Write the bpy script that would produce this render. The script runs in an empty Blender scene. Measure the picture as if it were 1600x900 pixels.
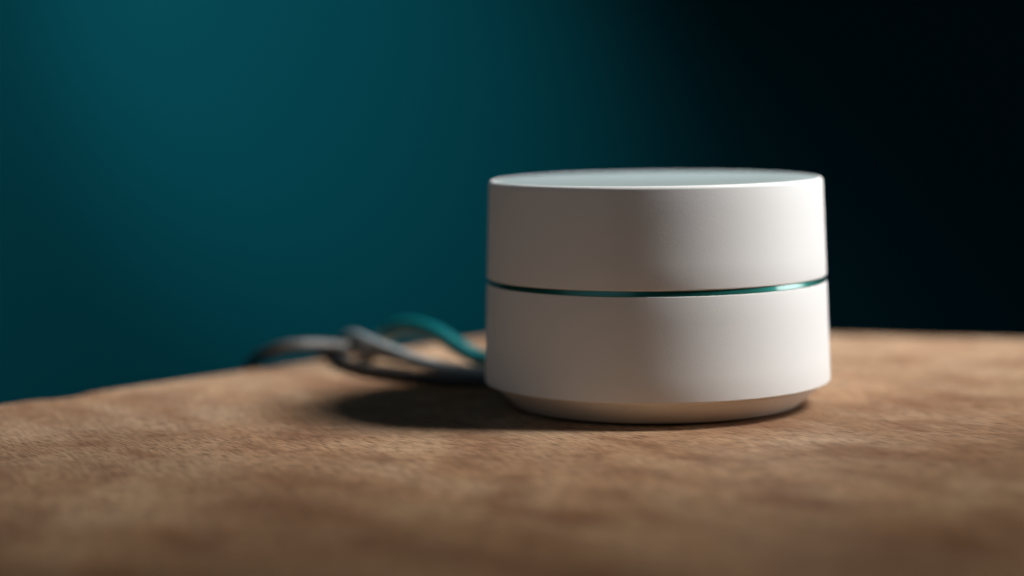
import bpy, bmesh, math, random
from mathutils import Vector, Matrix, Quaternion
R = math.radians
S = bpy.context.scene
C = S.collection
random.seed(4)

# ------------------------------------------------------------------ camera
CAM = dict(h=0.09836, d=0.63951, pitch=0.09653, roll=0.0155, cx=-0.04427, f=3267.0)
cd = bpy.data.cameras.new('camera')
cam = bpy.data.objects.new('camera', cd); C.objects.link(cam)
cd.sensor_width = 36.0
cd.lens = 36.0 * CAM['f'] / 1600.0
cd.clip_start = 0.02; cd.clip_end = 60.0
cam.location = (CAM['cx'], -CAM['d'], CAM['h'])
fw = Vector((0, math.cos(CAM['pitch']), -math.sin(CAM['pitch'])))
q = fw.to_track_quat('-Z', 'Y')
cam.rotation_mode = 'QUATERNION'
cam.rotation_quaternion = Quaternion(fw, CAM['roll']) @ q
cd.dof.use_dof = True
cd.dof.focus_distance = 0.584
cd.dof.aperture_fstop = 4.0
cd.dof.aperture_blades = 0
S.camera = cam

# ------------------------------------------------------------------ world
W = bpy.data.worlds.new('World'); S.world = W; W.use_nodes = True
bg = W.node_tree.nodes['Background']
bg.inputs[0].default_value = (0.92, 0.97, 1.0, 1); bg.inputs[1].default_value = 0.004

# ------------------------------------------------------------------ lamps
def spot(name, loc, target, power, size, blend, radius, color, stretch=1.0, along=(1, 0, 0)):
    """spot lamp; stretch widens its beam along the direction given"""
    l = bpy.data.lights.new(name, 'SPOT'); o = bpy.data.objects.new(name, l); C.objects.link(o)
    l.energy = power; l.spot_size = R(size); l.spot_blend = blend
    l.shadow_soft_size = radius; l.color = color
    z = (Vector(loc) - Vector(target)).normalized()
    x = Vector(along); x = (x - z*x.dot(z)).normalized(); y = z.cross(x)
    m = Matrix((x*stretch, y, z)).transposed().to_4x4(); m.translation = Vector(loc)
    o.matrix_world = m
    return o
KEY = Vector((0.660, -0.012, 0.830))
spot('key_lamp', KEY, (-0.04, 0.170, 0.0), 113.0, 23.3, 0.60, 0.175, (0.97, 0.99, 1.0), 1.95, (0.97, 0.23, 0))
spot('key_spill_lamp', KEY + Vector((0.003, 0.002, 0.004)), (-0.015, -0.12, 0.0), 26.0, 27, 1.0, 0.150, (1.0, 0.85, 0.66))
spot('wall_lamp', (-0.55, 0.15, 0.75), (-0.190, 0.80, 0.145), 15.0, 26.5, 0.95, 0.04, (1, 1, 1))
spot('wall_wash_lamp', (-1.10, 0.10, 0.70), (-0.53, 0.80, 0.0), 19.0, 52, 1.0, 0.04, (1, 1, 1))

def area(name, loc, target, power, sx, sy, spread, color):
    l = bpy.data.lights.new(name, 'AREA'); o = bpy.data.objects.new(name, l); C.objects.link(o)
    l.shape = 'RECTANGLE'; l.size = sx; l.size_y = sy; l.energy = power; l.spread = R(spread); l.color = color
    o.location = loc; o.rotation_euler = (Vector(target) - Vector(loc)).to_track_quat('-Z', 'Y').to_euler()
area('added_fill_lamp', (-0.48, -0.50, 0.50), (0, 0, 0.055), 0.100, 0.75, 0.60, 75, (0.62, 0.85, 1.0))  # added fill out of view, lifts the dark side of the router
area('ring_glint_lamp', (0.80, 0.095, 0.205), (0, 0, 0.045), 0.42, 0.42, 0.12, 90, (1, 1, 1))  # added low lamp out of view, gives the light ring its glint

S.view_settings.view_transform = 'Standard'; S.view_settings.look = 'None'
S.view_settings.exposure = 0.0; S.view_settings.gamma = 1.0
S.cycles.use_denoising = True
S.cycles.max_bounces = 8; S.cycles.caustics_reflective = False

# ------------------------------------------------------------------ helpers
def mat(name):
    m = bpy.data.materials.new(name); m.use_nodes = True
    nt = m.node_tree; b = nt.nodes['Principled BSDF']
    return m, nt, b
def N(nt, t, **kw):
    n = nt.nodes.new(t)
    for k, v in kw.items():
        if k.startswith('i_'): n.inputs[k[2:].replace('_', ' ')].default_value = v
        else: setattr(n, k, v)
    return n
def L(nt, a, b): nt.links.new(a, b)
def ramp(nt, fac, stops, interp='LINEAR'):
    r = nt.nodes.new('ShaderNodeValToRGB'); cr = r.color_ramp; cr.interpolation = interp
    while len(cr.elements) < len(stops): cr.elements.new(0.5)
    for e, (p, c) in zip(cr.elements, stops):
        e.position = p; e.color = c if len(c) == 4 else (*c, 1)
    L(nt, fac, r.inputs[0]); return r.outputs[0]
def mix(nt, f, a, b, mode='MIX'):
    n = nt.nodes.new('ShaderNodeMix'); n.data_type = 'RGBA'; n.blend_type = mode
    for s, v in ((n.inputs[0], f), (n.inputs[6], a), (n.inputs[7], b)):
        if hasattr(v, 'links'): L(nt, v, s)
        else: s.default_value = v if not isinstance(v, tuple) or len(v) == 4 else (*v, 1)
    return n.outputs[2]
def obj(name, bm, m, parent=None, smooth=True):
    me = bpy.data.meshes.new(name); bm.to_mesh(me); bm.free()
    for p in me.polygons: p.use_smooth = smooth
    me.materials.append(m)
    o = bpy.data.objects.new(name, me); C.objects.link(o)
    if parent: o.parent = parent
    return o
def lathe(profile, seg=320, close=False):
    """revolve (r, z) points around Z; r == 0 points become poles"""
    bm = bmesh.new(); rings = []
    for r, z in profile:
        if r < 1e-9: rings.append([bm.verts.new((0, 0, z))])
        else: rings.append([bm.verts.new((r*math.cos(2*math.pi*i/seg), r*math.sin(2*math.pi*i/seg), z)) for i in range(seg)])
    n = len(rings)
    for k in range(n if close else n-1):
        a, b = rings[k], rings[(k+1) % n]
        for i in range(seg):
            j = (i+1) % seg
            if len(a) == 1: bm.faces.new((a[0], b[i], b[j]))
            elif len(b) == 1: bm.faces.new((a[j], a[i], b[0]))
            else: bm.faces.new((a[i], b[i], b[j], a[j]))
    bmesh.ops.recalc_face_normals(bm, faces=bm.faces)
    return bm
def arc(cx, cz, r, a0, a1, n=6):
    return [(cx + r*math.cos(R(a0+(a1-a0)*k/n)), cz + r*math.sin(R(a0+(a1-a0)*k/n))) for k in range(n+1)]

# ------------------------------------------------------------------ materials
def plastic(name, col, rough, bump=0.0, scale=2600.0):
    m, nt, b = mat(name)
    tc = N(nt, 'ShaderNodeTexCoord')
    n = N(nt, 'ShaderNodeTexNoise', i_Scale=scale, i_Detail=2.0); L(nt, tc.outputs['Object'], n.inputs['Vector'])
    big = N(nt, 'ShaderNodeTexNoise', i_Scale=45.0, i_Detail=3.0); L(nt, tc.outputs['Object'], big.inputs['Vector'])
    f = N(nt, 'ShaderNodeMath', operation='MULTIPLY_ADD'); L(nt, big.outputs['Fac'], f.inputs[0]); f.inputs[1].default_value = .10; f.inputs[2].default_value = .0
    L(nt, mix(nt, f.outputs[0], col, tuple(c*0.9 for c in col)), b.inputs['Base Color'])
    b.inputs['Roughness'].default_value = rough
    if bump:
        bp = N(nt, 'ShaderNodeBump', i_Strength=bump, i_Distance=0.0002); L(nt, n.outputs['Fac'], bp.inputs['Height'])
        L(nt, bp.outputs[0], b.inputs['Normal'])
    return m
white = plastic('matte_white_plastic', (0.865, 0.87, 0.875), 0.50, 0.12, 1800)
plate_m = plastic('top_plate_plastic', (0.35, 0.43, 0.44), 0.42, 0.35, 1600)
base_m = plastic('base_plastic', (0.84, 0.82, 0.79), 0.55, 0.1)
rubber = plastic('dark_rubber', (0.03, 0.03, 0.03), 0.8)
cable_teal = plastic('teal_cable_jacket', (0.003, 0.112, 0.120), 0.36)
cable_grey = plastic('grey_cable_jacket', (0.085, 0.078, 0.072), 0.55)
cable_dark = plastic('dark_cable_jacket', (0.035, 0.036, 0.037), 0.5)
cable_pale = plastic('pale_cable_jacket', (0.30, 0.33, 0.34), 0.45)

m, nt, b = mat('teal_light_ring'); ring_m = m
b.inputs['Base Color'].default_value = (0.018, 0.19, 0.16, 1)
b.inputs['Metallic'].default_value = 0.9; b.inputs['Roughness'].default_value = 0.43
b.inputs['Coat Weight'].default_value = 1.0; b.inputs['Coat Roughness'].default_value = 0.09

m, nt, b = mat('teal_wall_paint'); wall_m = m
tc = N(nt, 'ShaderNodeTexCoord')
n = N(nt, 'ShaderNodeTexNoise', i_Scale=2.5, i_Detail=4.0); L(nt, tc.outputs['Object'], n.inputs['Vector'])
L(nt, mix(nt, n.outputs['Fac'], (0.0008, 0.128, 0.172), (0.0012, 0.140, 0.188)), b.inputs['Base Color'])
b.inputs['Roughness'].default_value = 0.9; b.inputs['Specular IOR Level'].default_value = 0.08
n2 = N(nt, 'ShaderNodeTexNoise', i_Scale=180.0, i_Detail=3.0); L(nt, tc.outputs['Object'], n2.inputs['Vector'])
bp = N(nt, 'ShaderNodeBump', i_Strength=0.15, i_Distance=0.002); L(nt, n2.outputs['Fac'], bp.inputs['Height']); L(nt, bp.outputs[0], b.inputs['Normal'])

# wood: short dark pores along the grain, ray fleck, broad red and pale blotches
m, nt, b = mat('unfinished_wood'); wood_m = m
tc = N(nt, 'ShaderNodeTexCoord')
rotm = N(nt, 'ShaderNodeMapping'); rotm.inputs['Rotation'].default_value = (0, 0, R(54)); L(nt, tc.outputs['Object'], rotm.inputs['Vector'])
warp = N(nt, 'ShaderNodeTexNoise', i_Scale=14.0, i_Detail=1.0); L(nt, rotm.outputs[0], warp.inputs['Vector'])
wm = N(nt, 'ShaderNodeVectorMath', operation='MULTIPLY_ADD'); L(nt, warp.outputs['Color'], wm.inputs[0]); wm.inputs[1].default_value = (0.004, 0.007, 0); L(nt, rotm.outputs[0], wm.inputs[2])
def mapped(scale):
    mp = N(nt, 'ShaderNodeMapping'); mp.inputs['Scale'].default_value = scale
    L(nt, wm.outputs[0], mp.inputs['Vector']); return mp.outputs[0]
def noise(vec, scale, detail=3.0, rough=0.55, dist=0.0):
    n = N(nt, 'ShaderNodeTexNoise', i_Scale=scale, i_Detail=detail, i_Roughness=rough, i_Distortion=dist); L(nt, vec, n.inputs['Vector']); return n.outputs['Fac']
blot = noise(mapped((0.8, 1.0, 1)), 21.0, 4.0, 0.6, 0.4)
blot2 = noise(mapped((0.45, 1.5, 1)), 42.0, 4.0, 0.6, 0.6)
red = noise(mapped((0.7, 1.3, 1)), 40.0, 3.0, 0.5, 0.3)
grain = noise(mapped((0.07, 1.0, 1)), 420.0, 3.0, 0.6, 0.15)
pore = noise(mapped((0.08, 1.0, 1)), 2000.0, 2.0, 0.5, 0.1)
stain = noise(mapped((0.6, 1.0, 1)), 9.0, 3.0, 0.6, 0.5)
c0 = ramp(nt, blot, [(0.30, (0.285, 0.144, 0.076)), (0.50, (0.500, 0.300, 0.172)), (0.72, (0.660, 0.460, 0.298))])
c1 = mix(nt, ramp(nt, stain, [(0.36, (0.5, 0.5, 0.5)), (0.53, (0, 0, 0))]), c0, (0.190, 0.100, 0.052))
c2 = mix(nt, ramp(nt, blot2, [(0.38, (0, 0, 0)), (0.70, (0.45, 0.45, 0.45))]), c1, (0.540, 0.385, 0.262))
c3 = mix(nt, ramp(nt, red, [(0.48, (0, 0, 0)), (0.68, (0.72, 0.72, 0.72))]), c2, (0.240, 0.110, 0.060))
c4 = mix(nt, ramp(nt, grain, [(0.35, (0.24, 0.24, 0.24)), (0.60, (0, 0, 0))]), c3, (0.165, 0.092, 0.052))
c5 = mix(nt, ramp(nt, pore, [(0.37, (0.75, 0.75, 0.75)), (0.53, (0, 0, 0))]), c4, (0.085, 0.045, 0.026))
L(nt, c5, b.inputs['Base Color'])
b.inputs['Roughness'].default_value = 0.62; b.inputs['Specular IOR Level'].default_value = 0.3
h1 = N(nt, 'ShaderNodeMath', operation='MULTIPLY_ADD'); L(nt, grain, h1.inputs[0]); h1.inputs[1].default_value = 0.3; L(nt, pore, h1.inputs[2])
bp = N(nt, 'ShaderNodeBump', i_Strength=0.8, i_Distance=0.0006); L(nt, h1.outputs[0], bp.inputs['Height']); L(nt, bp.outputs[0], b.inputs['Normal'])

# ------------------------------------------------------------------ the setting: wall
bm = bmesh.new()
bmesh.ops.create_cube(bm, size=1.0)
for v in bm.verts: v.co = Vector((v.co.x*5.0, v.co.y*0.1 + 0.85, v.co.z*3.2 + 0.5))
wall = obj('wall', bm, wall_m, smooth=False); wall['kind'] = 'structure'
wall['label'] = 'matte teal painted wall falling into shadow behind the table'

# ------------------------------------------------------------------ wooden table top (slab with eased arris, small chip on its left edge)
outline = []
def seg_pts(a, b, n, amp):
    a, b = Vector(a), Vector(b); d = (b-a); nrm = Vector((-d.y, d.x)).normalized()
    for k in range(n):
        t = k/n
        outline.append(a + d*t + nrm*(0.6*amp*(math.sin(t*9+a.x*40) * .5 + math.sin(t*23+1.3) * .3)))
A, B_, D_, E_, F_, G_ = (-0.300, -0.0784), (-0.029, 0.2085), (0.165, 0.141), (0.150, 0.126), (0.0500, -0.300), (-0.30, -0.300)
seg_pts(A, B_, 120, 0.0007)
seg_pts(B_, D_, 30, 0.0006)
seg_pts(D_, E_, 4, 0.0)
seg_pts(E_, F_, 50, 0.0005)
seg_pts(F_, G_, 4, 0.0)
seg_pts(G_, A, 4, 0.0)
for p in outline:                                   # chip in the edge
    dd = (p - Vector((-0.1925, 0.0350))).length
    if dd < 0.010:
        p += Vector((0.7, -0.7)) * 0.0042 * (1 - (dd/0.010)**2)
cen = sum(outline, Vector((0, 0))) / len(outline)
bm = bmesh.new()
prof = [(0.0000, -0.022), (0.0, -0.0016), (0.0006, -0.0005), (0.0018, 0.0)]
n = len(outline); rings = []
nrms = []
for i in range(n):
    t = outline[(i+1) % n] - outline[i-1]; nrms.append(Vector((t.y, -t.x)).normalized())
sgn = 1 if (outline[0] - cen).dot(nrms[0]) < 0 else -1     # inward normal
for ins, z in prof:
    rings.append([bm.verts.new(((outline[i] + nrms[i]*sgn*ins).x, (outline[i] + nrms[i]*sgn*ins).y, z)) for i in range(n)])
for a, c in zip(rings, rings[1:]):
    for i in range(n):
        j = (i+1) % n; bm.faces.new((a[i], a[j], c[j], c[i]))
bm.faces.new(rings[-1]); bm.faces.new(list(reversed(rings[0])))
bmesh.ops.recalc_face_normals(bm, faces=bm.faces)
tab = obj('wooden_table_top', bm, wood_m, smooth=False)
tab['label'] = 'worn unfinished brown wooden slab that the white router stands on'; tab['category'] = 'table'

# ------------------------------------------------------------------ router
rt = bpy.data.objects.new('wifi_router', None); C.objects.link(rt); rt.empty_display_size = 0.05
rt['label'] = 'round white two-tier plastic router with a thin teal ring, standing on the wood'
rt['category'] = 'router'
RB, ZB, RT, ZT = 0.0530, 0.0079, 0.0508, 0.0695
def rad(z): return RB + (RT-RB)*(z-ZB)/(ZT-ZB)
Z1, Z2 = 0.03824, 0.03982          # the gap
f = 0.00028
# lower shell: outside wall with eased edges, closed thick section
r1, r0 = rad(Z1), rad(ZB)
pl = [(0.0478, Z1-0.0002), ] + [(r1-0.0006, Z1)] + arc(r1-f, Z1-f, f, 90, 0, 5) + \
     [(rad(ZB + (Z1-ZB)*t), ZB + (Z1-ZB)*t) for t in (0.75, 0.5, 0.25)] + arc(r0-f, ZB+f, f, 0, -90, 5) + [(0.0500, ZB+0.0003), (0.0478, ZB+0.0004)]
obj('lower_shell', lathe(pl, 384, True), white, rt)
r2 = rad(Z2); fr = 0.00115
pu = [(0.0478, Z2+0.0002), (r2-0.0007, Z2)] + arc(r2-0.0004, Z2+0.0004, 0.0004, -90, 0, 6) + \
     [(rad(Z2 + (ZT-Z2)*t), Z2 + (ZT-Z2)*t) for t in (0.25, 0.5, 0.75)] + arc(RT-fr, ZT-fr, fr, 2, 84, 9) + \
     [(RT-0.00138, ZT-0.00003), (RT-0.00150, ZT-0.00012), (RT-0.00152, ZT-0.0016), (0.0478, ZT-0.0016)]
obj('upper_shell', lathe(pu, 384, True), white, rt)
# light ring, slanted to face slightly up, set back in the gap
rp = [(r1-0.00012-0.00036*t, Z1 + (Z2-Z1)*t) for t in (0, .15, .3, .45, .6, .75, .88, 1.0)]
rp[0] = (rp[0][0], Z1-0.00008); rp[-1] = (rp[-1][0], Z2+0.00008)
obj('light_ring', lathe([(0.0482, Z1-0.00008)] + rp + [(0.0482, Z2+0.00008)], 384, True), ring_m, rt)
# top plate, a hair below the rim
pr = RT-0.00158
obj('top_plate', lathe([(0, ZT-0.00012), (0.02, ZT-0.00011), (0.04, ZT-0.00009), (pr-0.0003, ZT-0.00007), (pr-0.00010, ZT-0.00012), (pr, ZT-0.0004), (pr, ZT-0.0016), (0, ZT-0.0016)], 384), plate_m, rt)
# base: bowl curving in under the body
pb = [(0, ZB-0.0001), (0.0504, ZB-0.0001), (0.0506, ZB-0.0004)]
pb += [(0.0506 - 0.0060*t**1.12, ZB-0.0004 - (ZB-0.0004-0.0014)*t**0.92) for t in (0.08, 0.16, 0.25, 0.34, 0.44, 0.55, 0.66, 0.77, 0.88, 1.0)]
pb += [(0.0442, 0.0010), (0.0437, 0.0007), (0.0430, 0.0006), (0, 0.0006)]
obj('base', lathe(pb, 384), base_m, rt)
obj('foot_pad', lathe([(0, 0.0006), (0.0415, 0.0006), (0.0418, 0.0004), (0.0415, 0.0), (0, 0.0)], 192), rubber, rt)

# ------------------------------------------------------------------ cables
def cable(name, pts, radius, m, label, cat, flat=1.0, group=None):
    # Catmull-Rom through the points, swept with a round section
    P = [Vector(p) for p in pts]; P = [P[0]*2-P[1]] + P + [P[-1]*2-P[-2]]
    path = []
    for i in range(1, len(P)-2):
        for k in range(14):
            t = k/14; a, b_, c, d = P[i-1], P[i], P[i+1], P[i+2]
            path.append(0.5*((2*b_) + (c-a)*t + (2*a-5*b_+4*c-d)*t*t + (3*b_-a-3*c+d)*t**3))
    path.append(P[-2])
    bm = bmesh.new(); rings = []; ns = 20
    for i, p in enumerate(path):
        tg = (path[min(i+1, len(path)-1)] - path[max(i-1, 0)]).normalized()
        side = tg.cross(Vector((0, 0, 1))); side = side.normalized() if side.length > 1e-5 else Vector((1, 0, 0))
        up = side.cross(tg)
        rings.append([bm.verts.new(p + side*radius*math.cos(2*math.pi*k/ns) + up*radius*flat*math.sin(2*math.pi*k/ns)) for k in range(ns)])
    for a, c in zip(rings, rings[1:]):
        for k in range(ns):
            j = (k+1) % ns; bm.faces.new((a[k], a[j], c[j], c[k]))
    bm.faces.new(rings[0]); bm.faces.new(list(reversed(rings[-1])))
    bmesh.ops.recalc_face_normals(bm, faces=bm.faces)
    o = obj(name, bm, m); o['label'] = label; o['category'] = cat
    if group: o['group'] = group
    return o
cable('network_cable', [(-0.0240, 0.0440, 0.0034), (-0.0427, 0.0654, 0.0036), (-0.0548, 0.0788, 0.0042), (-0.0630, 0.0824, 0.0080), (-0.0696, 0.0862, 0.0120),
      (-0.0764, 0.0924, 0.0140), (-0.0833, 0.0989, 0.0140), (-0.0886, 0.1037, 0.0115), (-0.0916, 0.1155, 0.0070), (-0.0942, 0.1443, 0.0035), (-0.0956, 0.1635, -0.0120), (-0.0961, 0.1674, -0.0500), (-0.0961, 0.1674, -0.1400)],
      0.0030, cable_teal, 'dark teal cable rising in a hump beside the router and dropping off the back edge', 'cable')
cable('power_cable', [(-0.0310, 0.0385, 0.0026), (-0.0455, 0.0500, 0.0023), (-0.0546, 0.0588, 0.0023), (-0.0672, 0.0747, 0.0023), (-0.0811, 0.0928, 0.0026), (-0.0951, 0.1029, 0.0042), (-0.1082, 0.1006, 0.0070),
      (-0.1210, 0.0943, 0.0082), (-0.1306, 0.0988, 0.0055), (-0.1387, 0.1165, 0.0000), (-0.1449, 0.1328, -0.0100), (-0.1490, 0.1424, -0.0300), (-0.1505, 0.1443, -0.0700), (-0.1505, 0.1443, -0.1400)],
      0.0020, cable_grey, 'dark grey cable arching over the left table edge and hanging down behind it', 'cable')
cable('charging_cable', [(-0.0385, 0.0310, 0.0030), (-0.0455, 0.0386, 0.0030), (-0.0545, 0.0450, 0.0035), (-0.0667, 0.0529, 0.0045), (-0.0779, 0.0670, 0.0058), (-0.0872, 0.0811, 0.0076), (-0.0943, 0.0918, 0.0090),
      (-0.1002, 0.1073, 0.0092), (-0.1053, 0.1231, 0.0070), (-0.1098, 0.1385, 0.0005), (-0.1124, 0.1491, -0.0140), (-0.1134, 0.1520, -0.0500), (-0.1134, 0.1520, -0.1400)],
      0.0021, cable_pale, 'pale grey cable rising from the wood across the darker cables left of the router', 'cable')
cable('extension_cable', [(-0.0465, 0.0180, 0.0022), (-0.0460, 0.0310, 0.0021), (-0.0545, 0.0390, 0.0021), (-0.0666, 0.0442, 0.0021), (-0.0795, 0.0531, 0.0021), (-0.0928, 0.0688, 0.0021), (-0.1021, 0.0875, 0.0021),
      (-0.1064, 0.1049, 0.0021), (-0.1083, 0.1193, 0.0021), (-0.1129, 0.1299, 0.0006), (-0.1190, 0.1376, -0.0100), (-0.1205, 0.1414, -0.0500), (-0.1205, 0.1414, -0.1400)],
      0.0019, cable_dark, 'thin black cable curving flat on the wood, nearest of the cables to the camera', 'cable')
